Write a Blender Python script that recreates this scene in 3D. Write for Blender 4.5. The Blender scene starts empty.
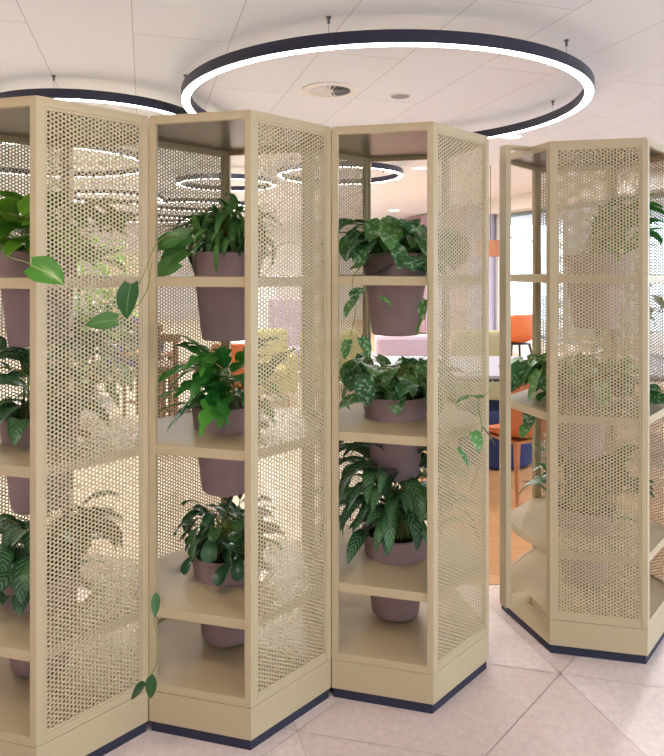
import bpy, math, random
from mathutils import Vector, Matrix
R = math.radians
random.seed(11)
col = bpy.context.scene.collection
F = 642.0; CX = 332.0; HY = 267.0; EYE = 1.613

def at(px, py, Y):
    return Vector(((px-CX)*Y/F, Y, EYE-(py-HY)*Y/F))

def lin(c):
    return tuple(((v/255)/12.92 if v/255 <= .04045 else ((v/255+.055)/1.055)**2.4) for v in c)+(1,)

# ------------------------------------------------------------------ materials
def mat(name, rgb, rough=.5, metal=0, noise=0, nscale=8, bump=0, spec=.5, coat=0):
    m = bpy.data.materials.new(name); m.use_nodes = True
    nt = m.node_tree; b = nt.nodes['Principled BSDF']
    c = lin(rgb)
    b.inputs['Base Color'].default_value = c
    b.inputs['Roughness'].default_value = rough
    b.inputs['Metallic'].default_value = metal
    b.inputs['Specular IOR Level'].default_value = spec
    b.inputs['Coat Weight'].default_value = coat
    tc = nt.nodes.new('ShaderNodeTexCoord')
    nz = nt.nodes.new('ShaderNodeTexNoise'); nz.inputs['Scale'].default_value = nscale
    nz.inputs['Detail'].default_value = 5
    nt.links.new(tc.outputs['Object'], nz.inputs['Vector'])
    mx = nt.nodes.new('ShaderNodeMix'); mx.data_type = 'RGBA'
    k = max(noise, .02)
    mx.inputs['A'].default_value = tuple(min(1, v*(1-k)) for v in c[:3])+(1,)
    mx.inputs['B'].default_value = tuple(min(1, v*(1+k)) for v in c[:3])+(1,)
    nt.links.new(nz.outputs['Fac'], mx.inputs['Factor'])
    nt.links.new(mx.outputs['Result'], b.inputs['Base Color'])
    if bump:
        bp = nt.nodes.new('ShaderNodeBump'); bp.inputs['Strength'].default_value = bump
        bp.inputs['Distance'].default_value = .01
        nt.links.new(nz.outputs['Fac'], bp.inputs['Height']); nt.links.new(bp.outputs['Normal'], b.inputs['Normal'])
    return m

def emit(name, rgb, s):
    m = bpy.data.materials.new(name); m.use_nodes = True
    nt = m.node_tree; b = nt.nodes['Principled BSDF']
    b.inputs['Base Color'].default_value = lin(rgb)
    b.inputs['Emission Color'].default_value = lin(rgb); b.inputs['Emission Strength'].default_value = s
    return m

def leafmat(name, base, tip, vein, style, rough=.35):
    m = bpy.data.materials.new(name); m.use_nodes = True
    nt = m.node_tree; N = nt.nodes; L = nt.links; b = N['Principled BSDF']
    b.inputs['Roughness'].default_value = rough
    uv = N.new('ShaderNodeUVMap'); uv.uv_map = 'UVMap'
    at_ = N.new('ShaderNodeAttribute'); at_.attribute_name = 'rnd'
    mx = N.new('ShaderNodeMix'); mx.data_type = 'RGBA'
    mx.inputs['A'].default_value = lin(base); mx.inputs['B'].default_value = lin(tip)
    L.new(at_.outputs['Fac'], mx.inputs['Factor'])
    sep = N.new('ShaderNodeSeparateXYZ'); L.new(uv.outputs['UV'], sep.inputs['Vector'])
    a1 = N.new('ShaderNodeMath'); a1.operation = 'SUBTRACT'; a1.inputs[1].default_value = .5
    L.new(sep.outputs['X'], a1.inputs[0])
    a2 = N.new('ShaderNodeMath'); a2.operation = 'ABSOLUTE'; L.new(a1.outputs[0], a2.inputs[0])
    rib = N.new('ShaderNodeMath'); rib.operation = 'LESS_THAN'; rib.inputs[1].default_value = .035
    L.new(a2.outputs[0], rib.inputs[0])
    if style == 'splash':
        nz = N.new('ShaderNodeTexNoise'); nz.inputs['Scale'].default_value = 60; nz.inputs['Detail'].default_value = 3
        tc = N.new('ShaderNodeTexCoord'); L.new(tc.outputs['Object'], nz.inputs['Vector'])
        th = N.new('ShaderNodeMath'); th.operation = 'GREATER_THAN'; th.inputs[1].default_value = .56
        L.new(nz.outputs['Fac'], th.inputs[0]); fac = th
    elif style == 'stripe':
        s = N.new('ShaderNodeMath'); s.operation = 'MULTIPLY_ADD'; s.inputs[1].default_value = -.45
        L.new(a2.outputs[0], s.inputs[0]); L.new(sep.outputs['Y'], s.inputs[2])
        s2 = N.new('ShaderNodeMath'); s2.operation = 'MULTIPLY'; s2.inputs[1].default_value = 58
        L.new(s.outputs[0], s2.inputs[0])
        s3 = N.new('ShaderNodeMath'); s3.operation = 'SINE'; L.new(s2.outputs[0], s3.inputs[0])
        th = N.new('ShaderNodeMath'); th.operation = 'GREATER_THAN'; th.inputs[1].default_value = .35
        L.new(s3.outputs[0], th.inputs[0])
        lt = N.new('ShaderNodeMath'); lt.operation = 'LESS_THAN'; lt.inputs[1].default_value = .36
        L.new(a2.outputs[0], lt.inputs[0])
        fac = N.new('ShaderNodeMath'); fac.operation = 'MULTIPLY'
        L.new(th.outputs[0], fac.inputs[0]); L.new(lt.outputs[0], fac.inputs[1])
    else:
        fac = rib
    f2 = N.new('ShaderNodeMath'); f2.operation = 'MULTIPLY'; f2.inputs[1].default_value = .7
    L.new(fac.outputs[0], f2.inputs[0])
    m2 = N.new('ShaderNodeMix'); m2.data_type = 'RGBA'; m2.inputs['B'].default_value = lin(vein)
    L.new(mx.outputs['Result'], m2.inputs['A']); L.new(f2.outputs[0], m2.inputs['Factor'])
    L.new(m2.outputs['Result'], b.inputs['Base Color'])
    tr = N.new('ShaderNodeBsdfTranslucent'); L.new(m2.outputs['Result'], tr.inputs['Color'])
    ms = N.new('ShaderNodeMixShader'); ms.inputs[0].default_value = .22
    L.new(b.outputs[0], ms.inputs[1]); L.new(tr.outputs[0], ms.inputs[2])
    L.new(ms.outputs[0], N['Material Output'].inputs['Surface'])
    return m

M = {}
M['paint'] = mat('beige_powder_coat', (193, 174, 140), .42, noise=.02, nscale=30)
M['base'] = mat('plinth_shadow_navy', (38, 40, 62), .6)  # navy stands for the shadow under the plinths
M['pot'] = mat('mauve_clay', (166, 140, 143), .75, noise=.1, nscale=14)
M['soil'] = mat('soil', (48, 36, 28), .95, noise=.4, nscale=60, bump=.6)
M['housing'] = mat('navy_housing', (40, 41, 62), .45)
M['diff'] = emit('ring_diffuser', (255, 250, 247), 13)
M['down'] = emit('downlight_glow', (255, 250, 242), 6)
M['steel'] = mat('steel', (120, 118, 118), .35, .8)
M['white'] = mat('white_lacquer', (226, 224, 224), .45)
M['tabletop'] = mat('pale_grey_tabletop', (164, 160, 170), .4)
M['shade'] = mat('terracotta_shade', (196, 128, 92), .7)
M['lid_shade'] = mat('lid_shade_brown', (112, 98, 82), .28)  # dark brown carries the shade beneath the lids
M['wallw'] = mat('wall_white', (222, 218, 214), .8, noise=.03, nscale=1.5)
M['orange'] = mat('orange_shell', (190, 100, 54), .5)
M['oak'] = mat('oak_leg', (176, 108, 52), .5, noise=.15, nscale=20)
M['brown'] = mat('walnut_wood', (128, 84, 54), .5, noise=.2, nscale=18)
M['black'] = mat('black_metal', (34, 34, 40), .4)
M['pink'] = mat('pink_fabric', (206, 180, 192), .9, noise=.05, nscale=60, bump=.1)
M['olive'] = mat('olive_fabric', (168, 158, 120), .9, noise=.06, nscale=60, bump=.1)
M['lime'] = mat('lime_fabric', (172, 164, 92), .9, noise=.06, nscale=60, bump=.1)
M['lilac'] = mat('lilac_fabric', (168, 148, 168), .9, noise=.06, nscale=60, bump=.1)
M['navy'] = mat('navy_fabric', (42, 50, 92), .9, noise=.08, nscale=60, bump=.1)
M['cream'] = mat('cream_cabinet', (220, 206, 170), .6)
M['frameblue'] = mat('window_frame_grey', (128, 146, 158), .5)
M['stem'] = mat('vine_stem', (132, 142, 66), .5)
M['trunk'] = mat('brown_stem', (96, 76, 50), .7, noise=.2, nscale=40)
M['curt_a'] = mat('lilac_curtain', (176, 172, 196), .9, noise=.05, nscale=20)
M['curt_b'] = mat('rose_curtain', (178, 150, 156), .9, noise=.05, nscale=20)
M['pothos'] = leafmat('pothos_leaf', (58, 130, 36), (128, 176, 56), (140, 180, 80), 'rib', .3)
M['scind'] = leafmat('satin_leaf', (44, 98, 58), (96, 150, 70), (168, 196, 166), 'splash', .4)
M['agla'] = leafmat('mottled_leaf', (34, 76, 46), (68, 120, 60), (126, 158, 128), 'stripe', .35)
M['fern'] = leafmat('fern_leaf', (42, 118, 48), (88, 158, 60), (90, 150, 70), 'rib', .4)
M['pepe'] = leafmat('dark_leaf', (42, 84, 58), (72, 116, 66), (80, 120, 80), 'rib', .3)
M['drac'] = leafmat('ribbon_leaf', (50, 100, 56), (100, 148, 74), (120, 160, 100), 'rib', .35)

# glass
g = bpy.data.materials.new('window_glass'); g.use_nodes = True
nt = g.node_tree; nt.nodes.remove(nt.nodes['Principled BSDF'])
tb = nt.nodes.new('ShaderNodeBsdfTransparent'); gl = nt.nodes.new('ShaderNodeBsdfGlossy'); gl.inputs['Roughness'].default_value = .02
tb.inputs['Color'].default_value = (.93, .97, 1, 1)
ms = nt.nodes.new('ShaderNodeMixShader'); ms.inputs[0].default_value = .06
nt.links.new(tb.outputs[0], ms.inputs[1]); nt.links.new(gl.outputs[0], ms.inputs[2])
nt.links.new(ms.outputs[0], nt.nodes['Material Output'].inputs['Surface']); M['glass'] = g

# ceiling: boards with thin joints
def brickmat(name, c1, c2, mortar, rough, rotz, bw, rh, msize, loc=(0, 0, 0), noise=.0, nsc=3, stretch=(1, 1, 1)):
    m = bpy.data.materials.new(name); m.use_nodes = True
    nt = m.node_tree; N = nt.nodes; L = nt.links; b = N['Principled BSDF']
    b.inputs['Roughness'].default_value = rough
    tc = N.new('ShaderNodeTexCoord'); mp = N.new('ShaderNodeMapping')
    mp.inputs['Rotation'].default_value = (0, 0, rotz); mp.inputs['Location'].default_value = loc
    L.new(tc.outputs['Object'], mp.inputs['Vector'])
    br = N.new('ShaderNodeTexBrick'); br.inputs['Scale'].default_value = 1
    br.inputs['Color1'].default_value = lin(c1); br.inputs['Color2'].default_value = lin(c2)
    br.inputs['Mortar'].default_value = lin(mortar); br.inputs['Mortar Size'].default_value = msize
    br.inputs['Mortar Smooth'].default_value = .1
    br.inputs['Brick Width'].default_value = bw; br.inputs['Row Height'].default_value = rh
    L.new(mp.outputs['Vector'], br.inputs['Vector'])
    mp2 = N.new('ShaderNodeMapping'); mp2.inputs['Scale'].default_value = stretch
    L.new(mp.outputs['Vector'], mp2.inputs['Vector'])
    nz = N.new('ShaderNodeTexNoise'); nz.inputs['Scale'].default_value = nsc; nz.inputs['Detail'].default_value = 5
    L.new(mp2.outputs['Vector'], nz.inputs['Vector'])
    mr = N.new('ShaderNodeMapRange'); mr.inputs['To Min'].default_value = 1-noise; mr.inputs['To Max'].default_value = 1+noise
    L.new(nz.outputs['Fac'], mr.inputs['Value'])
    vm = N.new('ShaderNodeVectorMath'); vm.operation = 'SCALE'
    L.new(br.outputs['Color'], vm.inputs[0]); L.new(mr.outputs['Result'], vm.inputs['Scale'])
    L.new(vm.outputs['Vector'], b.inputs['Base Color'])
    return m
M['ceiling'] = brickmat('ceiling_board', (228, 232, 242), (225, 229, 239), (190, 189, 196), .8, -R(106.3), 1.9, .53, .003, loc=(0.12, -.06, 0))
M['woodfloor'] = brickmat('oak_floor', (204, 156, 110), (188, 138, 94), (150, 104, 70), .35, 0, 1.6, .16, .0015, noise=.12, nsc=6, stretch=(1, 9, 1))
M['creamfloor'] = brickmat('cream_floor', (222, 203, 178), (216, 196, 170), (196, 174, 156), .3, 0, 1.2, .3, .0015, noise=.04)
M['facade'] = brickmat('pale_brick', (214, 214, 212), (196, 198, 198), (226, 228, 230), .9, 0, .5, .18, .02)

def stone(name, rgb):
    m = mat(name, rgb, .42, noise=.08, nscale=3.5)
    nt = m.node_tree; N = nt.nodes; L = nt.links
    v = N.new('ShaderNodeTexNoise'); v.inputs['Scale'].default_value = 38; v.inputs['Detail'].default_value = 8
    v.inputs['Roughness'].default_value = .7
    tc = N.new('ShaderNodeTexCoord'); L.new(tc.outputs['Object'], v.inputs['Vector'])
    mr = N.new('ShaderNodeMapRange'); mr.inputs['From Min'].default_value = .3; mr.inputs['From Max'].default_value = .7
    mr.inputs['To Min'].default_value = .86; mr.inputs['To Max'].default_value = 1.1
    L.new(v.outputs['Fac'], mr.inputs['Value'])
    vm = N.new('ShaderNodeVectorMath'); vm.operation = 'SCALE'
    b = N['Principled BSDF']; src = b.inputs['Base Color'].links[0].from_socket
    L.new(src, vm.inputs[0]); L.new(mr.outputs['Result'], vm.inputs['Scale']); L.new(vm.outputs['Vector'], b.inputs['Base Color'])
    return m
STONES = [stone('stone_a', (229, 210, 203)), stone('stone_b', (222, 202, 195)), stone('stone_c', (234, 217, 211)), stone('stone_d', (226, 206, 199))]
M['grout'] = mat('grout', (190, 174, 171), .8)

# ------------------------------------------------------------------ helpers
class MB:
    def __init__(s): s.v = []; s.f = []; s.mi = []; s.uv = []; s.rnd = []
    def add(s, vs, fs, mi=0):
        o = len(s.v); s.v += [tuple(p) for p in vs]
        for f in fs: s.f.append(tuple(o+i for i in f)); s.mi.append(mi)
    def box(s, lo, hi, mtx=None):
        x0, y0, z0 = lo; x1, y1, z1 = hi
        vs = [Vector(p) for p in ((x0,y0,z0),(x1,y0,z0),(x1,y1,z0),(x0,y1,z0),(x0,y0,z1),(x1,y0,z1),(x1,y1,z1),(x0,y1,z1))]
        if mtx: vs = [mtx @ p for p in vs]
        s.add(vs, [(0,3,2,1),(4,5,6,7),(0,1,5,4),(1,2,6,5),(2,3,7,6),(3,0,4,7)])
    def prism(s, pts, z0, z1):
        n = len(pts)
        s.add([(p[0],p[1],z0) for p in pts]+[(p[0],p[1],z1) for p in pts],
              [tuple(range(n-1,-1,-1)), tuple(range(n,2*n))]+[(i,(i+1)%n,n+(i+1)%n,n+i) for i in range(n)])
    def tube(s, pts, r, seg=6, caps=True):
        pts = [Vector(p) for p in pts]; n = len(pts); rings = []
        rr = r if isinstance(r, (list, tuple)) else [r]*n
        for i, p in enumerate(pts):
            t = (pts[min(i+1,n-1)]-pts[max(i-1,0)]).normalized()
            a = Vector((0,0,1)) if abs(t.z) < .9 else Vector((1,0,0))
            u = t.cross(a).normalized(); w = t.cross(u)
            rings += [p+(u*math.cos(2*math.pi*k/seg)+w*math.sin(2*math.pi*k/seg))*rr[i] for k in range(seg)]
        fs = [(i*seg+k, i*seg+(k+1)%seg, (i+1)*seg+(k+1)%seg, (i+1)*seg+k) for i in range(n-1) for k in range(seg)]
        if caps: fs += [tuple(range(seg-1,-1,-1)), tuple(range((n-1)*seg, n*seg))]
        s.add(rings, fs)
    def lathe(s, prof, seg=40, c=(0,0,0), closed=False):
        n = len(prof)
        vs = [(c[0]+r*math.cos(2*math.pi*k/seg), c[1]+r*math.sin(2*math.pi*k/seg), c[2]+z) for r, z in prof for k in range(seg)]
        last = n if closed else n-1
        fs = [(i*seg+k, i*seg+(k+1)%seg, ((i+1)%n)*seg+(k+1)%seg, ((i+1)%n)*seg+k) for i in range(last) for k in range(seg)]
        s.add(vs, fs)
    def build(s, name, m, parent=None, smooth=False, bevel=0, loc=None, fix=True):
        me = bpy.data.meshes.new(name); me.from_pydata(s.v, [], s.f)
        for mm in (m if isinstance(m, (list, tuple)) else [m]): me.materials.append(mm)
        if any(s.mi): me.polygons.foreach_set('material_index', s.mi)
        if s.uv:
            u = me.uv_layers.new(name='UVMap')
            for lp in me.loops: u.data[lp.index].uv = s.uv[lp.vertex_index]
            a = me.attributes.new('rnd', 'FLOAT', 'POINT'); a.data.foreach_set('value', s.rnd)
        if fix:
            import bmesh
            bm = bmesh.new(); bm.from_mesh(me); bmesh.ops.recalc_face_normals(bm, faces=bm.faces); bm.to_mesh(me); bm.free()
        if smooth: me.polygons.foreach_set('use_smooth', [True]*len(me.polygons))
        o = bpy.data.objects.new(name, me); col.objects.link(o)
        if parent: o.parent = parent
        if loc: o.location = loc
        if bevel:
            b = o.modifiers.new('bevel', 'BEVEL'); b.width = bevel; b.segments = 2; b.limit_method = 'ANGLE'
        if smooth and fix:
            try: me.set_sharp_from_angle(angle=R(40))
            except Exception: pass
        return o
def B(lo, hi, name, m, parent=None, bevel=0):
    mb = MB(); mb.box(lo, hi); return mb.build(name, m, parent, bevel=bevel)
def thing(name, label, cat, loc=(0,0,0), rz=0, group=None):
    o = bpy.data.objects.new(name, None); col.objects.link(o); o.empty_display_size = .1
    o.location = loc; o.rotation_euler = (0,0,rz); tag(o, label, cat, group); return o
def tag(o, label, cat, group=None):
    o['label'] = label; o['category'] = cat
    if group: o['group'] = group
    return o
def struct(o): o['kind'] = 'structure'; return o
def copy_tree(o, parent=None):
    c = o.copy(); col.objects.link(c); c.parent = parent
    for ch in list(o.children): copy_tree(ch, c)
    return c
def D(a): return Vector((math.cos(R(a)), math.sin(R(a)), 0))

# ------------------------------------------------------------------ shelving units (hexagonal plan)
S = .3784; AP = S*math.cos(R(30)); Z0 = .038; H = 2.1; PL = .108
SHELVES = (1.579, .997, .432)
DECK = Z0+PL+.028
# one perforated sheet, really punched, shared by all panels
PW = S-.052; PH0 = Z0+PL+.028+.002; PH1 = Z0+H-.032
def sheet_mesh():
    p = .0139; dx = p*math.sqrt(3)/2; n = int((PW+.004)/dx); hr = p*.345; cr = p/math.sqrt(3); t = .0012
    mb = MB(); vid = {}
    ncol = n+1; x0 = -(ncol-1)*dx/2; nrow = int((PH1-PH0+.006)/p)
    z00 = (PH0+PH1)/2-nrow*p/2
    vs = []; fs = []
    def V(x, y, z, share=True):
        k = (round(x*2e4), round(y*2e4), round(z*2e4))
        if k in vid: return vid[k]
        vid[k] = len(vs); vs.append((x, y, z)); return vid[k]
    for c in range(ncol):
        cx = x0+c*dx
        for r in range(nrow+(0 if c % 2 else 1)):
            cz = z00+r*p+(p/2 if c % 2 else 0)
            ids = []
            for y in (-t, t):
                oi = []; hi = []
                for k in range(12):
                    a = R(30*k); rr = cr if k % 2 == 0 else cr*math.cos(R(30))
                    oi.append(V(cx+rr*math.cos(a), y, cz+rr*math.sin(a)))
                    vs.append((cx+hr*math.cos(a), y, cz+hr*math.sin(a))); hi.append(len(vs)-1)
                ids.append((oi, hi))
            (o0, h0), (o1, h1) = ids
            for k in range(12):
                j = (k+1) % 12
                fs.append((o0[k], o0[j], h0[j], h0[k])); fs.append((o1[k], h1[k], h1[j], o1[j]))
                fs.append((h0[k], h0[j], h1[j], h1[k]))
    me = bpy.data.meshes.new('perforated_sheet'); me.from_pydata(vs, [], fs); me.materials.append(M['paint']); return me
SHEET = sheet_mesh()

def hexpts(r, rot=0): return [(r*math.cos(R(rot+60*k)), r*math.sin(R(rot+60*k))) for k in range(6)]
def shelf_ring(ap, hole, z0, z1):
    mb = MB(); seg = 48; out = []; inn = []
    for k in range(seg):
        a = 360*k/seg; rel = ((a) % 60)-30; rr = ap/math.cos(R(rel))
        out.append((rr*math.cos(R(a)), rr*math.sin(R(a)))); inn.append((hole*math.cos(R(a)), hole*math.sin(R(a))))
    vs = [(p[0],p[1],z) for z in (z0, z1) for ring in (out, inn) for p in ring]
    fs = []
    for k in range(seg):
        j = (k+1) % seg
        fs += [(k, seg+k, seg+j, j), (2*seg+k, 2*seg+j, 3*seg+j, 3*seg+k), (k, j, 2*seg+j, 2*seg+k), (seg+k, 3*seg+k, 3*seg+j, seg+j)]
    mb.add(vs, fs); return mb

# local frame: vertices at 0,60,...; face k lies between vertex k and k+1 (outward normal 60k+30)
def make_unit(label, cx, cy, rot, panels, group, extra=None, holeoff=(0, 0)):
    t = thing('shelving_unit', label, 'shelving unit', (cx, cy, 0), R(rot), group)
    P = M['paint']
    mb = MB(); mb.prism(hexpts(S-.010), 0, Z0+.002); mb.build('plinth_shadow_base', M['base'], t)  # nearly flush, so its navy paints the shadow band under the plinth
    mb = MB(); mb.prism(hexpts(S-.0008), Z0, Z0+PL-.002); mb.build('plinth', P, t, bevel=.0015)
    mb = MB(); mb.prism(hexpts(S-.012), Z0+PL-.002, DECK-.001); mb.build('deck', P, t)
    mb = MB(); mb.prism(hexpts(S-.004), Z0+H-.010, Z0+H); mb.build('lid', P, t, bevel=.001)
    mb = MB(); mb.prism(hexpts(S-.024), Z0+H-.013, Z0+H-.0102); mb.build('lid_underside_shade', M['lid_shade'], t)  # added sheet, coloured dark to show shade on the lid's underside
    V = [Vector((p[0], p[1], 0)) for p in hexpts(S)]
    for k in range(6):                                           # corner posts
        v = V[k]; d1 = (V[(k+1) % 6]-v).normalized(); d0 = (V[k-1]-v).normalized()
        n1 = -D(60*k+30); n0 = -D(60*k-30); w = .0235; dep = .018
        inner = v.normalized()*(S-dep/math.cos(R(30)))
        pts = [v, v+d1*w, v+d1*w+n1*dep, inner, v+d0*w+n0*dep, v+d0*w]
        mb = MB(); mb.prism([(q.x, q.y) for q in pts], Z0+PL, Z0+H-.011); mb.build('post', P, t, bevel=.0012)
    for k in range(6):
        ang = 60*k+30; mx = Matrix.Rotation(R(ang-90), 4, 'Z')
        hw = S/2-.0238
        mb = MB(); mb.box((-hw, AP-.018, Z0+H-.031), (hw, AP-.0006, Z0+H-.0105), mx); mb.build('top_rail', P, t, bevel=.001)
        mb = MB(); mb.box((-hw, AP-.018, Z0+PL), (hw, AP-.0006, DECK), mx); mb.build('bottom_rail', P, t, bevel=.001)
        if k in panels:
            o = bpy.data.objects.new('perforated_panel', SHEET); col.objects.link(o); o.parent = t
            o.matrix_local = mx @ Matrix.Translation((0, AP-.0055, 0))
            mb = MB()                                            # thin edge trim round the sheet
            for (a, b_) in (((-hw, PH0-.002), (-hw+.006, PH1+.001)), ((hw-.006, PH0-.002), (hw, PH1+.001)), ((-hw+.006, PH0-.002), (hw-.006, PH0+.006)), ((-hw+.006, PH1-.007), (hw-.006, PH1+.001))):
                mb.box((a[0], AP-.012, a[1]), (b_[0], AP-.0025, b_[1]), mx)
            mb.build('panel_trim', P, t)
    for z in SHELVES:
        mb = shelf_ring(AP-.0085, .128, z-.034, z); mb.build('shelf', P, t, bevel=.002)
    if extra: extra(t)
    return t

CEN = {'A': Vector((-1.003, 2.322, 0)), 'B': Vector((-.370, 2.497, 0)), 'C': Vector((.264, 2.672, 0)), 'D': Vector((1.161, 2.957, 0))}
ROT = {'A': 45.5, 'B': 45.5, 'C': 45.5, 'D': 48.0}
# world normal of face k = rot+60k+30.  A-C: front-right normal 315.5 -> k=4 ; back-left 135.5 -> k=1
def bracket(t):
    # flat bar hoop standing off the left face (local normal 150 deg => k=2)
    P = M['paint']
    mx = Matrix.Rotation(R(150-90), 4, 'Z')          # local +y outward from the face, +x along it
    zb = Z0+PL; zt = Z0+H
    x0, x1 = -.062, -.014; out = AP+.128
    mb = MB()
    mb.box((x0, out-.026, zb), (x1, out, zt), mx)
    mb.box((x0, AP+.0005, zb), (x1, out-.026, zb+.034), mx)
    mb.box((x0, AP+.0005, zt-.012), (x1, out-.026, zt), mx)
    mb.build('bracket_bar', P, t, bevel=.0015)
PAN = {'A': (1, 4), 'B': (1, 4), 'C': (1, 4), 'D': (3, 0, 5)}
# D: rot 48: front normal 258 -> k=3 ; back 78 -> k=0 ; back right 18 -> k=5 ; left 198 -> k=2
g_units = 'perforated plant shelving units'
make_unit('beige perforated shelving unit cut off by the left edge of the photo', *CEN['A'][:2], ROT['A'], PAN['A'], g_units)
make_unit('beige perforated shelving unit holding narrow-leaved plant, fern and dark round-leaved plant', *CEN['B'][:2], ROT['B'], PAN['B'], g_units)
make_unit('beige perforated shelving unit with silvery trailing plants, right end of the joined row', *CEN['C'][:2], ROT['C'], PAN['C'], g_units)
make_unit('detached beige perforated shelving unit at right with flat bar hoop on its side', *CEN['D'][:2], ROT['D'], PAN['D'], g_units, bracket)

# ------------------------------------------------------------------ plants
def wprof(kind, t):
    if kind == 'heart': return ((1-((.3-t)/.3)**2*.8)**.5 if t < .3 else (1-((t-.3)/.7)**2.0)*(1-.12*math.sin(math.pi*(t-.3)/.7)*0))
    if kind == 'lance': return math.sin(math.pi*min(1, t**.8))**.8 if t < 1 else 0
    if kind == 'strap': return min(1, (t/.15)**.6)*(1-t**3)
    if kind == 'obov': return (t**.6)*(1 if t < .62 else max(0, 1-((t-.62)/.38)**2.2)**.5)*1.25
    if kind == 'lobed': return (.35+.65*abs(math.sin(t*math.pi*3.6))**.7)*(1-t**2.6)*(.5+.5*min(1, t*3))
    return 1
def leaf_pts(base, az, el, L, W, kind, droop, fold, roll, rnd):
    n = 22 if kind == 'lobed' else 10
    pts = []; p = Vector(base); e = el; side = Vector((-math.sin(az), math.cos(az), 0))
    rows = []
    for i in range(n+1):
        t = i/n; d = Vector((math.cos(az)*math.cos(e), math.sin(az)*math.cos(e), math.sin(e)))
        up = side.cross(d)*-1
        sr = side*math.cos(roll)+up*math.sin(roll); ur = up*math.cos(roll)-side*math.sin(roll)
        w = max(.0003, wprof(kind, t))*W/2
        row = []
        for s_ in (-1, -.5, 0, .5, 1):
            back = 0
            if kind == 'heart' and t < .12: back = -.10*L*(abs(s_)**1.5)*(1-t/.12)
            ww = w if not (kind == 'heart' and i == 0) else W*.30
            row.append((p+sr*ww*s_+ur*(abs(s_)*ww*fold)+d*back, (s_*.5+.5, t)))
        rows.append(row); p = p+d*(L/n); e -= droop/n
    return rows
def add_leaf(mb, rows, rnd):
    o = len(mb.v); n = len(rows)
    for row in rows:
        for q, uv in row: mb.v.append(tuple(q)); mb.uv.append(uv); mb.rnd.append(rnd)
    for i in range(n-1):
        for k in range(4):
            mb.f.append((o+i*5+k, o+i*5+k+1, o+(i+1)*5+k+1, o+(i+1)*5+k)); mb.mi.append(0)

class Guard:
    """keeps foliage off sheets, shelves and posts of its unit; works in coordinates relative to the unit centre at shelf height"""
    def __init__(s, unit, off, protr=.05, zmax=.5):
        s.n = [D(ROT[unit]+60*k+30) for k in range(6)]; s.pan = PAN[unit]; s.off = off; s.pr = protr; s.zmax = zmax
        s.shared = {'A': (5, 2), 'B': (5, 2), 'C': (2,), 'D': ()}[unit]
        s.post = [D(ROT[unit]+60*k)*(S-.01) for k in range(6)]
        s.shz = []
    def ok(s, q):
        x = q+s.off; m = 0
        for k in range(6):
            d = x.x*s.n[k].x+x.y*s.n[k].y; m = max(m, d)
            if k in s.pan and d > AP-.018: return False
            if k in s.shared and d > AP-.005: return False
            if d > AP+s.pr: return False
        if q.z < .004 and m < AP+.008 and math.hypot(q.x, q.y) > .12: return False
        if q.z < .004 and math.hypot(q.x, q.y) < .15: return False
        if q.z > s.zmax: return False
        for v in s.post:
            if math.hypot(x.x-v.x, x.y-v.y) < .024: return False
        if m > AP-.02 and q.z < .004: return m > AP+.012
        return True

def make_pot(parent, kind='pot'):
    mb = MB()
    mb.lathe([(.0, -.245), (.092, -.245), (.098, -.238), (.124, -.02), (.1265, .0), (.139, .082), (.143, .086), (.139, .09), (.131, .088), (.124, .05), (0, .05)], 44)
    mb.build('pot', M['pot'], parent, smooth=True)
    mb = MB(); mb.lathe([(0, .068), (.04, .07), (.09, .066), (.126, .060)], 32)
    mb.build('soil', M['soil'], parent, smooth=True)

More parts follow.
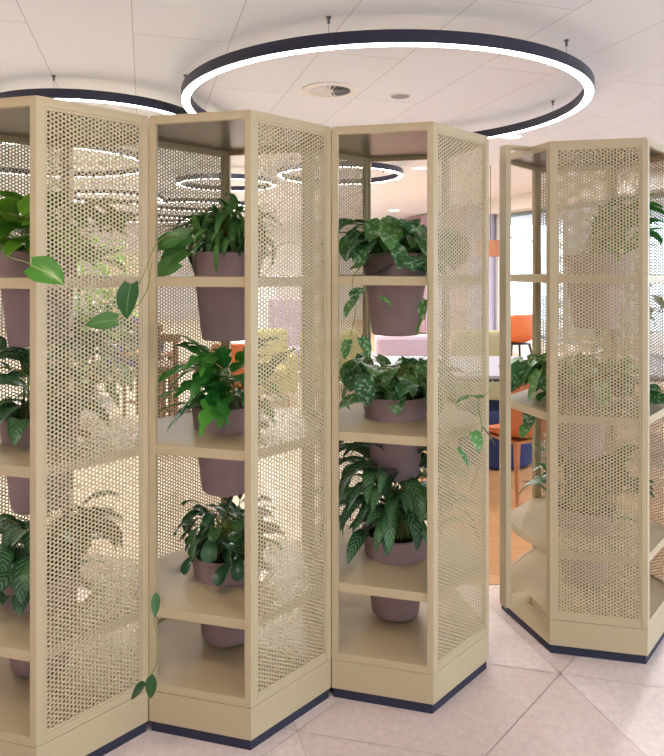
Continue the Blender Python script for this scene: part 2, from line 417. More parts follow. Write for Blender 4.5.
def plant(name, label, unit, shelf, spec, off=(0, 0), group='potted plants set into the shelves', vines=()):
    c = CEN[unit]; off = Vector((off[0], off[1], 0)); z = SHELVES[shelf]
    t = thing(name, label, 'potted plant', (c.x+off.x, c.y+off.y, z), 0, group)
    make_pot(t)
    gd = Guard(unit, off, spec.get('protr', .05), spec.get('zmax', .45))
    fm = MB(); sm = MB(); cnt = 0; tries = 0
    rng = random.Random(spec.get('seed', 1))
    az0, az1 = spec.get('az', (0, 360))
    while cnt < spec['n'] and tries < spec['n']*40:
        tries += 1
        az = R(rng.uniform(az0, az1)); h = rng.uniform(*spec['h']); r = rng.uniform(*spec['r'])*(1 if h < .2 else .85)
        b0 = Vector((rng.uniform(-.07, .07), rng.uniform(-.07, .07), .07))
        tip = Vector((math.cos(az)*r, math.sin(az)*r, h))
        laz = az+rng.gauss(0, spec.get('azj', .5)); L = rng.uniform(*spec['L']); W = L*rng.uniform(*spec['W'])
        el = R(rng.uniform(*spec['el'])); dr = R(rng.uniform(*spec['droop']))
        rows = leaf_pts(tip, laz, el, L, W, spec['kind'], dr, spec.get('fold', .25), rng.uniform(-.4, .4), 0)
        good = True
        for row in rows[::2]+[rows[-1]]:
            if not (gd.ok(row[0][0]) and gd.ok(row[4][0]) and gd.ok(row[2][0])): good = False; break
        mid = b0*.45+tip*.55+Vector((0, 0, .05+.1*rng.random())); 
        if not good or not gd.ok(tip): continue
        if h < .1: mid.z = max(mid.z, .12)
        add_leaf(fm, rows, rng.random())
        pth = []
        for i in range(6):
            s_ = i/5; q = b0*(1-s_)**2+mid*2*s_*(1-s_)+tip*s_*s_; pth.append(q)
        sm.tube(pth, spec.get('sr', .0018), 4, caps=False); cnt += 1
    org = Vector((c.x+off.x, c.y+off.y, z))
    vm = MB()
    for (path, leaves, vk) in vines:
        pts = [Vector(q)-org for q in path]
        vm.tube(smoothpath(pts), .0019, 5)
        for lf in leaves:
            (q, az, el, L, W, dr), rl = lf[:6], (R(lf[6]) if len(lf) > 6 else rng.uniform(-.3, .3))
            rows = leaf_pts(Vector(q)-org, R(az), R(el), L, W, vk, R(dr), .18, rl, 0)
            add_leaf(fm, rows, rng.random())
    fm.build('foliage', M[spec['mat']], t, smooth=True, fix=False)
    sm.build('stems', M['stem'], t, smooth=True, fix=False)
    if vm.v: vm.build('vine', M['stem'], t, smooth=True, fix=False)
    return t
def smoothpath(p, k=5):
    out = []
    n = len(p)
    for i in range(n-1):
        a, b, c, d = p[max(i-1, 0)], p[i], p[i+1], p[min(i+2, n-1)]
        for j in range(k):
            t = j/k
            out.append(.5*((2*b)+(c-a)*t+(2*a-5*b+4*c-d)*t*t+(3*b-a-3*c+d)*t**3))
    out.append(p[-1]); return out

bo = (-.036, 0)
SC = dict(kind='heart', mat='scind', W=(.72, .85), fold=.2, el=(-10, 50), droop=(30, 80))
pA = at(14, 262, 2.1)
plant('potted_pothos', 'bright green heart-leaved plant on the top shelf at the left edge, one leaf hanging outside', 'A', 0,
      dict(kind='heart', mat='pothos', n=58, h=(.05, .27), r=(.04, .27), L=(.11, .17), W=(.6, .75), el=(-35, 40), droop=(20, 80), seed=3, protr=.06), (-.06, 0),
      vines=[([at(-2, 250, 2.12), at(12, 258, 2.03), at(26, 262, 1.90), at(33, 266, 1.86)],
              [(at(31, 266, 1.86), -5, -15, .115, .085, 30, 60)], 'heart')])
plant('potted_mottled_plant', 'dark silvery-leaved plant drooping over its pot on the middle shelf at the left edge', 'A', 1,
      dict(kind='lance', mat='agla', n=60, h=(.06, .34), r=(.03, .2), L=(.15, .24), W=(.28, .38), el=(0, 60), droop=(60, 130), seed=5, protr=.05), (-.05, 0))
plant('potted_mottled_plant', 'dark mottled-leaf plant on the lowest shelf at the left edge of the photo', 'A', 2,
      dict(kind='lance', mat='agla', n=60, h=(.05, .30), r=(.03, .2), L=(.12, .2), W=(.42, .52), el=(-10, 60), droop=(60, 130), seed=6, protr=.05), (-.05, 0))
plant('potted_ribbon_plant', 'plant of narrow arching leaves with heart-shaped leaves at its left, top shelf of middle unit', 'B', 0,
      dict(kind='strap', mat='drac', n=190, h=(.07, .26), r=(.02, .17), L=(.09, .17), W=(.15, .24), el=(-50, 70), droop=(40, 130), seed=7, zmax=.33), bo,
      vines=[([at(195, 262, 2.42), at(184, 240, 2.35), at(172, 236, 2.28), at(160, 240, 2.2), at(152, 252, 2.13), at(143, 276, 2.09), at(136, 287, 2.08), at(131, 286, 2.08)],
              [(at(192, 236, 2.36), 190, -10, .12, .085, 40, -60), (at(186, 250, 2.36), 200, -20, .12, .085, 50, -50), (at(178, 262, 2.34), 200, -20, .1, .075, 40, -60), (at(178, 238, 2.3), 185, -15, .1, .07, 30, -60),
               (at(131, 284, 2.06), 255, -65, .115, .08, 30, 0)], 'heart'),
             ([at(152, 262, 2.13), at(147, 290, 2.09), at(135, 308, 2.07), at(117, 321, 2.05)],
              [(at(117, 320, 2.03), 183, -5, .10, .06, 10, -65)], 'heart')])
plant('potted_fern', 'fern with lobed strap-like green fronds on the middle shelf of the middle unit', 'B', 1,
      dict(kind='lobed', mat='fern', n=44, h=(.09, .26), r=(.02, .16), L=(.16, .27), W=(.34, .44), el=(-15, 60), droop=(30, 90), seed=9, protr=.03, azj=.7), bo)
plant('potted_peperomia', 'dark green plant with rounded drooping leaves on the lowest shelf of the middle unit', 'B', 2,
      dict(kind='obov', mat='pepe', n=90, h=(.08, .24), r=(.03, .15), L=(.08, .125), W=(.42, .52), el=(-10, 50), droop=(60, 130), seed=10), bo,
      vines=[([at(225, 560, 2.45), at(222, 530, 2.45), at(226, 512, 2.45)], [(at(224, 525, 2.45), 20, 60, .09, .035, 30), (at(224, 520, 2.45), 160, 60, .08, .03, 40), (at(226, 512, 2.45), 30, 70, .09, .035, 20), (at(226, 512, 2.45), 200, 40, .09, .035, 40)], 'lance'),
             ([at(236, 560, 2.5), at(238, 520, 2.5), at(240, 500, 2.5)], [(at(238, 515, 2.5), 170, 60, .09, .035, 30), (at(240, 500, 2.5), 80, 70, .09, .03, 30), (at(240, 502, 2.5), 10, 30, .07, .03, 30)], 'lance'),
             ([at(158, 606, 2.17), at(154, 618, 2.10), at(158, 640, 2.08), at(157, 662, 2.06), at(149, 678, 2.05)],
              [(at(156, 592, 2.12), -80, -60, .075, .03, 10), (at(153, 674, 2.05), -100, -70, .07, .045, 10), (at(146, 684, 2.04), 190, -35, .065, .055, 20)], 'lance')])
# silver-splashed trailers in the right-hand unit of the row
plant('potted_satin_pothos', 'silver-splashed heart-leaved plant trailing from the top shelf of the rightmost joined unit', 'C', 0,
      dict(SC, n=120, h=(.03, .22), r=(.03, .28), L=(.10, .14), W=(.72, .85), el=(-70, 15), azj=.9, seed=21, protr=.05, zmax=.27), (0, 0),
      vines=[([at(366, 262, 2.5), at(357, 271, 2.36), at(352, 284, 2.34), at(356, 305, 2.36), at(352, 330, 2.37), at(348, 345, 2.37)],
              [(at(362, 288, 2.35), 240, -20, .085, .07, 40), (at(356, 300, 2.35), 200, -40, .08, .065, 40), (at(378, 297, 2.36), -20, -20, .07, .055, 40), (at(349, 340, 2.36), 230, -60, .075, .045, 20), (at(360, 338, 2.37), -30, -50, .08, .065, 30)], 'heart'),
             ([at(420, 262, 2.45), at(427, 275, 2.30), at(428, 300, 2.31), at(424, 320, 2.36)],
              [(at(426, 300, 2.35), 220, -60, .08, .05, 20), (at(423, 318, 2.36), 200, -60, .07, .05, 20)], 'heart')])
plant('potted_satin_pothos', 'silver-splashed heart-leaved plant spilling over a shallow rim on the middle shelf, beside pink armchair', 'C', 1,
      dict(SC, n=72, h=(.09, .23), r=(.04, .26), L=(.085, .12), W=(.75, .9), el=(-65, 20), azj=.9, seed=24, protr=.04, zmax=.27), (0, 0),
      vines=[([at(430, 395, 2.8), at(448, 385, 2.85), at(474, 372, 2.78), at(492, 378, 2.62), at(488, 392, 2.50), at(478, 402, 2.43), at(482, 430, 2.44), at(472, 440, 2.38)],
              [(at(479, 398, 2.44), 100, 10, .05, .06, 20), (at(468, 398, 2.38), 160, -10, .06, .05, 50), (at(473, 432, 2.38), -60, -50, .075, .055, 30), (at(482, 427, 2.45), -10, -50, .09, .035, 10), (at(458, 448, 2.32), -30, -50, .075, .028, 20)], 'heart')])
plant('potted_mottled_plant', 'large plant with long silver-streaked drooping leaves on the lowest shelf of the rightmost joined unit', 'C', 2,
      dict(kind='lance', mat='agla', n=125, h=(.10, .44), r=(.04, .2), L=(.17, .25), W=(.22, .29), el=(0, 60), droop=(70, 150), seed=12, protr=.05, zmax=.5), (0, 0))
# detached unit
plant('potted_leafy_plant', 'spreading leafy plant on the top shelf of the detached unit, seen through its panel', 'D', 0,
      dict(kind='lance', mat='fern', n=60, h=(.08, .30), r=(.03, .2), L=(.12, .2), W=(.3, .4), el=(0, 60), droop=(30, 100), seed=31, protr=.03, az=(-100, 60)), (.05, 0))
plant('potted_satin_pothos', 'silver-splashed trailing plant on the middle shelf of the detached unit, vines hanging at its left', 'D', 1,
      dict(SC, n=80, h=(.03, .19), r=(.06, .3), L=(.1, .15), el=(-60, 20), azj=.8, seed=33, protr=.07), (-.02, 0.0),
      vines=[([at(548, 398, 2.85), at(528, 408, 2.9), at(527, 430, 2.90), at(535, 455, 2.9), at(541, 480, 2.9)],
              [(at(529, 412, 2.88), 250, -60, .08, .06, 20), (at(527, 425, 2.9), 220, -40, .07, .05, 30), (at(535, 445, 2.9), 0, -20, .08, .03, 30), (at(537, 462, 2.9), 20, -30, .08, .03, 30), (at(539, 480, 2.9), -10, 10, .09, .05, 40)], 'heart')])
plant('potted_leafy_plant', 'green plant on the lowest shelf of the detached unit, mostly behind its panel', 'D', 2,
      dict(kind='lance', mat='pepe', n=60, h=(.08, .34), r=(.03, .2), L=(.12, .2), W=(.3, .4), el=(0, 60), droop=(30, 100), seed=35, protr=.03), (0, 0))

# ------------------------------------------------------------------ ring lights
CEIL = EYE+1.28; HR = EYE+1.12
def ring(label, X, Y, Rr, wires=4, ph=20, group='suspended ring lights'):
    t = thing('ring_light', label, 'ceiling light', (X, Y, HR), 0, group)
    w = .062; h = .066
    mb = MB(); seg = 96 if Rr > 1 else 64
    mb.lathe([(Rr, .0), (Rr, h), (Rr-w, h), (Rr-w, .0), (Rr-w+.004, 0), (Rr-w+.004, .006), (Rr-.004, .006), (Rr-.004, 0)], seg, closed=True)
    mb.build('housing', M['housing'], t, smooth=True)
    mb = MB(); mb.lathe([(Rr-.005, .0052), (Rr-.005, -.001), (Rr-w+.005, -.001), (Rr-w+.005, .0052)], seg, closed=True)
    mb.build('diffuser', M['diff'], t, smooth=True)
    for k in range(wires):
        a = R(ph+360*k/wires); x = (Rr-w/2)*math.cos(a); y = (Rr-w/2)*math.sin(a)
        mb = MB(); mb.tube([(x, y, h), (x, y, CEIL-HR-.03)], .0012, 6)
        o = mb.build('wire', M['steel'], t)
        mb = MB(); mb.lathe([(0, -.035), (.007, -.035), (.007, -.014), (.014, -.006), (.014, 0), (0, 0)], 14, c=(x, y, CEIL-HR-.0005))
        mb.build('ceiling_mount', M['steel'], t, smooth=True)
ring('largest navy ring light hanging nearest, above the joined shelving units', .363, 4.61, 1.41, 6, 14)
ring('navy ring light at upper left, partly behind the leftmost unit', -1.86, 5.06, .8, 4, 270)
ring('navy ring light seen through the top of the middle unit opening', -1.44, 8.8, .68, 4, 10)
ring('navy ring light whose right end shows in the top of the rightmost joined unit', .1, 7.95, .78, 4, 40)
ring('wide ring light seen through the upper left perforated panel', -3.1, 6.9, 1.12, 4, 15)
ring('far ring light behind the leftmost panel, second row from the top', -3.6, 10.6, .8, 4, 30)
ring('far ring light low behind the middle unit perforated side', -2.5, 12.0, .95, 4, 30)
ring('farthest ring light near the back wall', -4.3, 15.2, .95, 4, 30)
# lamps of the same kind over the viewer (light the fronts)
ring('navy ring light behind the viewer at right', 1.4, -.2, .9, 4, 30)
ring('navy ring light behind the viewer at left', -1.6, -.4, .9, 4, 30)

def downlight(label, X, Y, r):
    t = thing('downlight', label, 'ceiling light', (X, Y, CEIL), 0, 'recessed downlights')
    mb = MB(); mb.lathe([(r+.012, 0), (r+.012, -.004), (r, -.004), (r, 0)], 32, closed=True); mb.build('trim_ring', M['white'], t, smooth=True)
    mb = MB(); mb.lathe([(0, -.002), (r-.001, -.002)], 32); mb.build('lens', M['down'], t)
downlight('small glowing downlight above the gap between the row and detached unit', 1.765, 6.3, .09)
downlight('glowing downlight visible inside the top right of the rightmost joined unit', 1.14, 8.3, .09)
downlight('farther faint downlight above the silvery plant', 1.40, 14.5, .12)
# swirl air diffuser
t = thing('air_diffuser', 'round white ceiling air diffuser with radial blades inside the big ring', 'air vent', (-.014, 4.64, CEIL), 0)
mb = MB(); mb.lathe([(.205, 0), (.205, -.006), (.15, -.012), (.145, -.004), (.145, 0)], 48, closed=True); mb.build('flange', M['white'], t, smooth=True)
mb = MB(); mb.lathe([(0, -.001), (.146, -.001)], 40); mb.build('throat', M['black'], t)
mb = MB()
for k in range(20):
    m4 = Matrix.Rotation(R(18*k), 4, 'Z') @ Matrix.Translation((.085, 0, -.009)) @ Matrix.Rotation(R(28), 4, 'X')
    mb.add([m4 @ Vector(p) for p in ((-.06,-.005,0),(.06,-.018,0),(.06,.018,0),(-.06,.005,0),(-.06,-.005,.0015),(.06,-.018,.0015),(.06,.018,.0015),(-.06,.005,.0015))], [(0,3,2,1),(4,5,6,7),(0,1,5,4),(1,2,6,5),(2,3,7,6),(3,0,4,7)])
mb.build('blades', M['white'], t)
mb = MB(); mb.lathe([(0, -.016), (.02, -.014), (.026, -.004)], 20); mb.build('hub', M['white'], t, smooth=True)
t = thing('ceiling_speaker', 'small round grey grille flush in the ceiling right of the air diffuser', 'speaker', (.51, 4.8, CEIL), 0)
mb = MB(); mb.lathe([(.085, 0), (.085, -.005), (.072, -.007), (.07, 0)], 32, closed=True); mb.build('bezel', M['white'], t, smooth=True)
mb = MB(); mb.lathe([(0, -.004), (.0705, -.004)], 32); mb.build('grille', mat('speaker_grille', (150, 148, 156), .7), t)

# ------------------------------------------------------------------ room shell
YB = 19.6
def rhombille(x0, x1, y0, y1, e):
    mb = MB(); hx = e*math.sqrt(3); hy = 1.5*e; rr = random.Random(4); g_ = .0012
    mb.add([(x0, y0, -.02), (x1, y0, -.02), (x1, y1, -.02), (x0, y1, -.02)], [(0, 1, 2, 3)], 4)
    rot = Matrix.Rotation(R(17), 4, 'Z')
    j = -30
    for j in range(-24, 24):
        for i in range(-30, 30):
            cx = i*hx+(hx/2 if j % 2 else 0); cy = j*hy
            c = rot @ Vector((cx, cy, 0))
            if not (x0 < c.x < x1 and y0 < c.y < y1): continue
            hp = [Vector((cx+e*math.cos(R(30+60*k)), cy+e*math.sin(R(30+60*k)), 0)) for k in range(6)]
            cc = Vector((cx, cy, 0))
            for k in (0, 2, 4):
                q = [cc, hp[k], hp[(k+1) % 6], hp[(k+2) % 6]]
                m_ = sum(q, Vector())/4
                q = [rot @ (m_+(p-m_)*(1-g_*2/e)) for p in q]
                mb.add(q, [(0, 1, 2, 3)], rr.choice((0, 1, 2, 3)))
    return mb
mb = rhombille(-9, 9, -4, 3.9, .62)
o = struct(mb.build('floor', STONES+[M['grout']], fix=False))
mb = MB(); mb.box((-9, 3.26, 0), (.6, YB, .003)); struct(mb.build('floor', M['creamfloor']))
mb = MB()
mb.box((.6, 3.26, 0), (8, YB, .003))
struct(mb.build('floor', M['woodfloor']))
mb = MB(); mb.box((-9, -4, CEIL), (9, YB+.2, CEIL+.1)); struct(mb.build('ceiling', M['ceiling']))
mb = MB(); mb.box((-9, YB, 0), (3, YB+.15, CEIL)); struct(mb.build('wall_back', M['wallw']))
mb = MB(); mb.box((-9.15, -4, 0), (-9, YB, CEIL)); struct(mb.build('wall_left', M['wallw']))
mb = MB(); mb.box((-9.15, -4.15, 0), (2.6, -4, CEIL)); mb.box((7.4, -4.15, 0), (9, -4, CEIL)); mb.box((2.6, -4.15, 0), (7.4, -4, .4)); mb.box((2.6, -4.15, 2.6), (7.4, -4, CEIL)); struct(mb.build('wall_front', M['wallw']))
for n_, x_ in enumerate((2.6, 4.2, 5.8)):
    t = bpy.data.objects.new('window_%d' % (n_+20), None); col.objects.link(t); struct(t)
    mb = MB()
    for (a, b_) in (((x_, .4), (x_+.06, 2.6)), ((x_+1.54, .4), (x_+1.6, 2.6)), ((x_+.06, .4), (x_+1.54, .46)), ((x_+.06, 2.54), (x_+1.54, 2.6))):
        mb.box((a[0], -4.11, a[1]), (b_[0], -4.04, b_[1]))
    mb.build('window_frame', M['frameblue'], t)
    mb = MB(); mb.box((x_+.06, -4.08, .46), (x_+1.54, -4.075, 2.54)); mb.build('pane', M['glass'], t)

# right wall, running obliquely
O = Vector((1.1, 19.1, 0)); wd = Vector((.303, -.953, 0)).normalized(); wn = Vector((wd.y, -wd.x, 0))   # wn points into room? (-.953,-.303)
WM = Matrix(((wd.x, wn.x, 0, O.x), (wd.y, wn.y, 0, O.y), (0, 0, 1, 0), (0, 0, 0, 1)))   # local x along wall, y into the room
UC = 7.0; UE = 24.0; ZH = 2.63; ZS = .35
mb = MB(); mb.box((-.6, -.2, 0), (UC, 0, CEIL), WM); mb.box((UC, -.2, 0), (UE, 0, ZS), WM); mb.box((UC, -.2, ZH), (UE, .25, CEIL), WM)
struct(mb.build('wall_right', M['wallw']))
pitch = 1.6; k = 0; u = UC
while u < UE-.5:
    t = bpy.data.objects.new('window_%d' % (k+1), None); col.objects.link(t); struct(t)
    u1 = min(u+pitch, UE); mb = MB()
    for (a, b_) in (((u, ZS), (u+.06, ZH)), ((u1-.06, ZS), (u1, ZH)), ((u+.06, ZS), (u1-.06, ZS+.06)), ((u+.06, ZH-.07), (u1-.06, ZH))):
        mb.box((a[0], -.14, a[1]), (b_[0], -.06, b_[1]), WM)
    mb.build('window_frame', M['frameblue'], t)
    mb = MB(); mb.box((u+.06, -.105, ZS+.06), (u1-.06, -.099, ZH-.07), WM); mb.build('pane', M['glass'], t)
    u = u1; k += 1
# curtains against the solid part, pleated
def curtain(label, ua, ub, m, seed):
    mb = MB(); n = int((ub-ua)/.04)*2; rr = random.Random(seed); pts = []
    for i in range(n+1):
        uu = ua+(ub-ua)*i/n; pts.append((uu, .07+.035*math.sin(i*.9)+.01*rr.random()))
    vs = []; fs = []
    for z in (.04, CEIL-.05):
        for off in (0, .004):
            vs += [WM @ Vector((p[0], p[1]+off, z)) for p in pts]
    L = n+1
    for i in range(n):
        fs += [(i, i+1, 2*L+i+1, 2*L+i), (L+i, 3*L+i, 3*L+i+1, L+i+1)]
    mb.add(vs, fs); tag(mb.build('curtain', m, smooth=True, fix=False), label, 'curtain', 'curtains along the far right wall')
curtain('rose curtain drape farthest away along the right wall', 2.6, 4.0, M['curt_b'], 1)
curtain('lilac curtain drape beside the farthest rose one', 4.05, 5.2, M['curt_a'], 2)
curtain('rose curtain drape between two lilac ones', 5.25, 5.9, M['curt_b'], 3)
curtain('lilac grey curtain drape nearest the windows', 5.95, 6.98, M['curt_a'], 4)

# ------------------------------------------------------------------ outside
mb = MB(); mb.box((-20, -30.1, -.3), (60, -30, .0), WM)
mb = MB(); mb.add([WM @ Vector(p) for p in ((-20, -60, -.4), (60, -60, -.4), (60, -.2, -.4), (-20, -.2, -.4))], [(0, 1, 2, 3)])
struct(mb.build('ground_outside', mat('pavement', (206, 208, 206), .9, noise=.06, nscale=.6)))
mb = MB(); mb.box((-.9, -.3, -.4), (.9, .3, 9))
o = mb.build('brick_pier', M['facade'], loc=WM @ Vector((5.2, -4.0, 0))); o.rotation_euler = (0, 0, R(-20))
tag(o, 'pale brick pier of a building outside the window', 'building')

# ------------------------------------------------------------------ furniture
def shell_chair(label, x, y, rz, shell, leg, sc=1, sw=.5, top=.86):
    t = thing('shell_chair', label, 'chair', (x, y, .003), rz, 'moulded shell chairs'); t.scale = (sc,)*3
    prof = [(-.24, .45), (-.18, .435), (-.05, .43), (.08, .435), (.17, .46), (.21, .52), (.235, .62), (.25, .73), (.262, top)]   # front at -y
    n = 10; vs = []; fs = []
    for i, (py, pz) in enumerate(prof):
        s_ = i/(len(prof)-1)
        for j in range(n+1):
            a = (j/n*2-1); w = sw/2*(1-.12*s_ if i < len(prof)-1 else .8)
            if i == 0: w *= .85
            lift = .09*abs(a)**2.5*(1-abs(s_-.4)*.8); fwd = -.10*abs(a)**2.2*min(1, max(0, (s_-.35)*2.5))
            vs.append((a*w, py+fwd, pz+(lift if s_ < .65 else lift*.4)-(.05*abs(a)**4 if i == len(prof)-1 else 0)))
    m_ = n+1
    for i in range(len(prof)-1):
        for j in range(n): fs.append((i*m_+j, i*m_+j+1, (i+1)*m_+j+1, (i+1)*m_+j))
    mb = MB(); mb.add(vs, fs); o = mb.build('shell', shell, t, smooth=True, fix=False)
    md = o.modifiers.new('s', 'SOLIDIFY'); md.thickness = .014; md.offset = -1
    sb = o.modifiers.new('d', 'SUBSURF'); sb.levels = 1; sb.render_levels = 1
    for sx in (-1, 1):
        for sy in (-1, 1):
            mb = MB(); mb.tube([(sx*.22, sy*.23, 0), (sx*.14, sy*.13, .425)], [.011, .019], 10); mb.build('leg', leg, t, smooth=True)
    mb = MB(); mb.box((-.15, -.14, .405), (.15, .14, .425)); mb.build('seat_frame', leg, t, bevel=.004)
    return t
def armchair(label, x, y, rz, m, w=.85, h=.84, d=.8, legm=None, name='armchair'):
    t = thing(name, label, 'armchair', (x, y, .003), rz, 'upholstered armchairs')
    B((-w/2+.1, -d/2+.02, .16), (w/2-.1, d/2-.1, .36), 'seat_base', m, t, .03)
    B((-w/2+.11, -d/2, .362), (w/2-.11, d/2-.16, .46), 'seat_cushion', m, t, .035)
    B((-w/2+.02, d/2-.16, .16), (w/2-.02, d/2, h), 'backrest', m, t, .045)
    B((-w/2, -d/2+.03, .16), (-w/2+.1, d/2-.14, .60), 'armrest', m, t, .035)
    B((w/2-.1, -d/2+.03, .16), (w/2, d/2-.14, .60), 'armrest', m, t, .035)
    for sx in (-1, 1):
        for sy in (-1, 1):
            mb = MB(); mb.tube([(sx*(w/2-.09), sy*(d/2-.09), 0), (sx*(w/2-.12), sy*(d/2-.12), .165)], [.012, .018], 10); mb.build('leg', legm or M['oak'], t, smooth=True)
    return t
def wood_chair(label, x, y, rz, top=1.0, seat=.66):
    t = thing('wooden_stool', label, 'stool', (x, y, .003), rz, 'wooden counter stools')
    m = M['brown']; w = .44
    B((-w/2, -.2, seat), (w/2, .2, seat+.04), 'seat', m, t, .012)
    for sx in (-1, 1):
        B((sx*(w/2-.035)-.018, -.195, 0), (sx*(w/2-.035)+.018, -.155, seat), 'leg', m, t, .005)
        B((sx*(w/2-.035)-.018, .155, 0), (sx*(w/2-.035)+.018, .195, seat), 'leg', m, t, .005)
        B((sx*(w/2-.035)-.016, .157, seat+.04), (sx*(w/2-.035)+.016, .193, top-.07), 'back_post', m, t, .005)
    B((-w/2, .15, top-.07), (w/2, .2, top), 'backrest', m, t, .012)
    B((-w/2+.05, -.19, .2), (w/2-.05, -.165, .23), 'footrest', m, t, .004)
    B((-w/2+.05, .165, .2), (w/2-.05, .19, .23), 'stretcher', m, t, .004)
    return t

shell_chair('orange shell chair with wooden legs in front of the long table', 1.30, 4.50, R(-152), M['orange'], M['oak'], 1.02, .52)
shell_chair('orange shell chair with dark legs far off by the windows', 2.83, 9.9, R(195), M['orange'], M['black'], 1.05, .56)
shell_chair('orange shell chair seen behind the middle unit', -.93, 6.25, R(180), M['orange'], M['oak'], 1.05, .5)
t = thing('long_table', 'long white-topped table with dark edge behind the rightmost joined unit', 'table', (1.75, 5.72, .003))
B((-1.37, -.58, .712), (1.37, .58, .737), 'tabletop', M['tabletop'], t, .004)
B((-1.36, -.57, .69), (1.36, .57, .711), 'edge_frame', M['black'], t)
for sx in (-1, 1):
    for sy in (-1, 1): B((sx*1.25-.025, sy*.48-.025, 0), (sx*1.25+.025, sy*.48+.025, .69), 'leg', M['black'], t)
t = thing('laptop', 'closed dark laptop lying on the long table', 'laptop', (.86, 5.85, .7405), R(-20))
B((-.17, -.12, 0), (.17, .12, .012), 'base', M['black'], t, .003); B((-.17, -.12, .0125), (.17, .12, .02), 'screen_lid', M['housing'], t, .003)
armchair('pink fabric armchair behind the long table', .84, 7.25, R(180), M['pink'], .8, .88)
armchair('olive beige armchair right of the pink one, behind the long table', 1.59, 7.3, R(180), M['olive'], .62, .92)
armchair('lime yellow armchair left of the pink one', .02, 8.5, R(170), M['lime'], .8, .80)
armchair('lime yellow armchair seen through the middle perforated panel', -.74, 7.65, R(12), M['lime'], .56, .84)
armchair('lilac high-backed armchair seen through the middle perforated panel', -.55, 9.3, R(10), M['lilac'], .7, 1.15)
armchair('white high-backed armchair behind the lime yellow one', -1.35, 10.4, R(-20), M['white'], .7, 1.28)
armchair('navy armchair far off behind the leftmost unit', -3.0, 9.6, R(30), M['navy'], .8, .85)
mb = MB(); mb.lathe([(0, 0), (.26, 0), (.30, .03), (.31, .2), (.30, .40), (.26, .45), (0, .46)], 40)
tag(mb.build('pouf', M['navy'], smooth=True, loc=(1.36, 5.35, .003)), 'round navy pouf under the long table', 'pouf')
wood_chair('brown wooden counter stool, nearer of the two behind the middle unit', -1.53, 6.05, R(160))
wood_chair('brown wooden counter stool, farther of the two behind the middle unit', -1.95, 6.8, R(175), 1.02)
t = thing('storage_cabinet', 'cream two-door cabinet against the back wall', 'cabinet', (-6.2, 19.3, .003))
B((-.6, -.25, 0), (.6, .25, 2.0), 'body', M['cream'], t, .01)
for sx in (-1, 1):
    d_ = B((min(sx*.005, sx*.59), -.27, .05), (max(sx*.005, sx*.59), -.252, 1.95), 'door', M['cream'], t, .003)
    B((sx*.05-.01, -.29, .9), (sx*.05+.01, -.271, 1.1), 'handle', M['black'], d_)
# pendant with orange drum shade
t = thing('pendant_lamp', 'orange drum pendant lamp hanging between the row and the detached unit', 'lamp', (2.0, 8.1, 1.745))
mb = MB(); mb.lathe([(.17, 0), (.17, .2), (.164, .2), (.164, 0)], 36, closed=True); mb.build('lamp_shade', M['shade'], t, smooth=True)
mb = MB(); mb.tube([(0, 0, .12), (0, 0, CEIL-1.745)], .004, 6); mb.build('cord', M['black'], t)
mb = MB(); mb.box((-.165, -.003, .17), (.165, .003, .176)); mb.box((-.003, -.165, .17), (.003, .165, .176)); mb.build('shade_frame', M['steel'], t)
mb = MB(); mb.lathe([(0, .02), (.03, .03), (.035, .06), (.02, .1), (.015, .12), (0, .12)], 16); mb.build('bulb', M['white'], t, smooth=True)
# thin arch by the window
mb = MB(); pts = [(-.36, 0, .0)]+[(-.36, 0, 1.2+.1*i) for i in range(6)]+[(-.36*math.cos(R(a)), 0, 1.78+.33*math.sin(R(a))) for a in range(0, 181, 12)]+[(.36, 0, 1.5)]
mb.tube(pts, .010, 8)
t = thing('arc_lamp', 'thin grey arched floor lamp in front of the window', 'lamp', (3.06, 10.6, .003), R(-10))
mb.build('arc_pole', M['steel'], t, smooth=True)
mb = MB(); mb.lathe([(0, 0), (.14, 0), (.14, .02), (0, .025)], 24, c=(-.36, 0, 0)); mb.build('base', M['steel'], t, smooth=True)
mb = MB(); mb.lathe([(.02, 1.52), (.07, 1.40), (.066, 1.40), (.016, 1.515)], 20, c=(.36, 0, 0), closed=True); mb.build('lamp_shade', M['steel'], t, smooth=True)

def floor_plant(label, x, y, h, rad, seed, m='pothos', n=120):
    t = thing('potted_tree', label, 'potted plant', (x, y, .003), 0, 'tall floor plants')
    mb = MB(); mb.lathe([(0, 0), (.15, 0), (.2, .38), (.185, .38), (.17, .34), (0, .34)], 30); mb.build('pot', M['white'], t, smooth=True)
    rr = random.Random(seed); mb = MB()
    mb.tube([(0, 0, .3), (.02, .01, h*.45), (-.02, 0, h*.8)], [.025, .02, .012], 8); mb.build('trunk', M['trunk'], t, smooth=True)
    fm = MB()
    for i in range(n):
        a = rr.uniform(0, 2*math.pi); z = rr.uniform(.5, h); r = rad*rr.random()**.5*(.5+.5*math.sin(math.pi*(z-.3)/h))
        add_leaf(fm, leaf_pts(Vector((r*math.cos(a), r*math.sin(a), z)), a+rr.gauss(0, .6), rr.uniform(-.3, .9), rr.uniform(.16, .3), rr.uniform(.07, .12), 'lance', rr.uniform(.5, 1.8), .2, 0, 0), rr.random())
    fm.build('foliage', M[m], t, smooth=True, fix=False)
floor_plant('tall leafy floor plant behind the leftmost unit, nearer one', -2.75, 7.0, 1.9, .55, 1, n=200)
floor_plant('tall leafy floor plant behind the leftmost unit, farther one', -4.2, 10.0, 2.2, .6, 2, 'fern', n=200)
floor_plant('short dark floor plant behind the leftmost unit, below the tall ones', -2.2, 5.9, 1.3, .4, 5, 'pepe', n=150)
floor_plant('tall dark floor plant by the window behind the detached unit', 3.3, 7.6, 1.8, .45, 3, 'pepe')

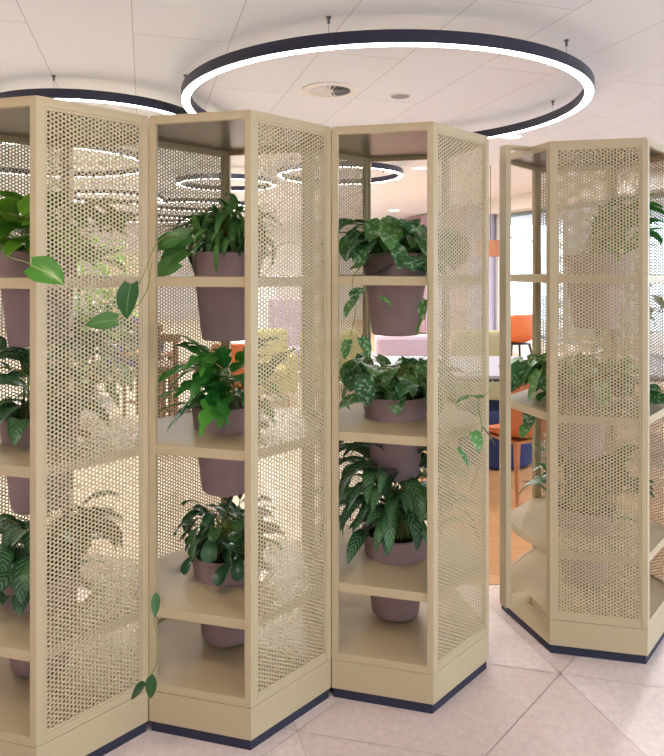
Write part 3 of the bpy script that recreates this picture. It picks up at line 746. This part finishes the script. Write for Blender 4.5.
# ------------------------------------------------------------------ light
w = bpy.data.worlds.new('World'); bpy.context.scene.world = w; w.use_nodes = True
nt = w.node_tree; bg = nt.nodes['Background']
sky = nt.nodes.new('ShaderNodeTexSky'); sky.sky_type = 'NISHITA'; sky.sun_disc = False; sky.sun_elevation = R(38); sky.sun_rotation = R(120)
hs = nt.nodes.new('ShaderNodeMix'); hs.data_type = 'RGBA'; hs.inputs['Factor'].default_value = .85
hs.inputs['B'].default_value = (.80, .92, 1, 1)
sc_ = nt.nodes.new('ShaderNodeVectorMath'); sc_.operation = 'SCALE'; sc_.inputs['Scale'].default_value = .12
nt.links.new(sky.outputs[0], sc_.inputs[0]); nt.links.new(sc_.outputs[0], hs.inputs['A'])
nt.links.new(hs.outputs['Result'], bg.inputs['Color']); bg.inputs['Strength'].default_value = 6.5
def area(name, loc, rot, size, power, colr, sy=None):
    l = bpy.data.lights.new(name, 'AREA'); l.energy = power; l.color = colr; l.size = size
    if sy: l.shape = 'RECTANGLE'; l.size_y = sy
    else: l.shape = 'DISK'
    o = bpy.data.objects.new(name, l); col.objects.link(o); o.location = loc; o.rotation_euler = rot; o['kind'] = 'structure'; return o
# aisle lamps in front; fill lights added to brighten the lounge behind
for (x, y, p) in ((-.9, .6, 18), (.9, .4, 16)):
    area('ceiling_fill_light', (x, y, CEIL-.02), (0, 0, 0), .35, p, (1, .82, .64))
for (x, y) in ((-6.4, 5.2), (-3.9, 5.0), (3.2, 5.0), (-.6, 6.9), (-1.9, 7.4), (.4, 9.3), (3.4, 8.6), (-5, 7.6), (-1.2, 10.2), (1.6, 10.4), (-4.6, 11.6), (-7.2, 10.0), (-1.5, 13.6), (.8, 13.8), (-4.4, 17), (-1.6, 17.2), (-7.2, 15)):
    area('ceiling_fill_light', (x, y, CEIL-.02), (0, 0, 0), .16, 70, (.97, .98, 1))
pt = area('daylight_portal', WM @ Vector(((UC+UE)/2, -.02, (ZH+ZS)/2)), (0, 0, 0), UE-UC, 1, (1, 1, 1), ZH-ZS)
pf = area('daylight_portal', (5.0, -4.01, 1.5), (R(90), 0, 0), 4.8, 1, (1, 1, 1), 2.2); pf.data.cycles.is_portal = True
pt.rotation_euler = (Vector((-wn.x, -wn.y, 0))).to_track_quat('Z', 'Y').to_euler(); pt.data.cycles.is_portal = True

# ------------------------------------------------------------------ camera
cam = bpy.data.cameras.new('camera'); co = bpy.data.objects.new('camera', cam); col.objects.link(co)
co.location = (0, 0, EYE); co.rotation_euler = (R(90), 0, 0)
cam.sensor_width = 36; cam.sensor_fit = 'AUTO'; cam.lens = F/756*36; cam.shift_y = -(378-HY)/756; cam.clip_end = 300
sc = bpy.context.scene; sc.camera = co
sc.view_settings.view_transform = 'Standard'; sc.view_settings.look = 'None'; sc.view_settings.gamma = 1
sc.view_settings.use_curve_mapping = False; sc.view_settings.exposure = 0.0
sc.cycles.max_bounces = 8; sc.cycles.diffuse_bounces = 4; sc.cycles.glossy_bounces = 3; sc.cycles.transparent_max_bounces = 8
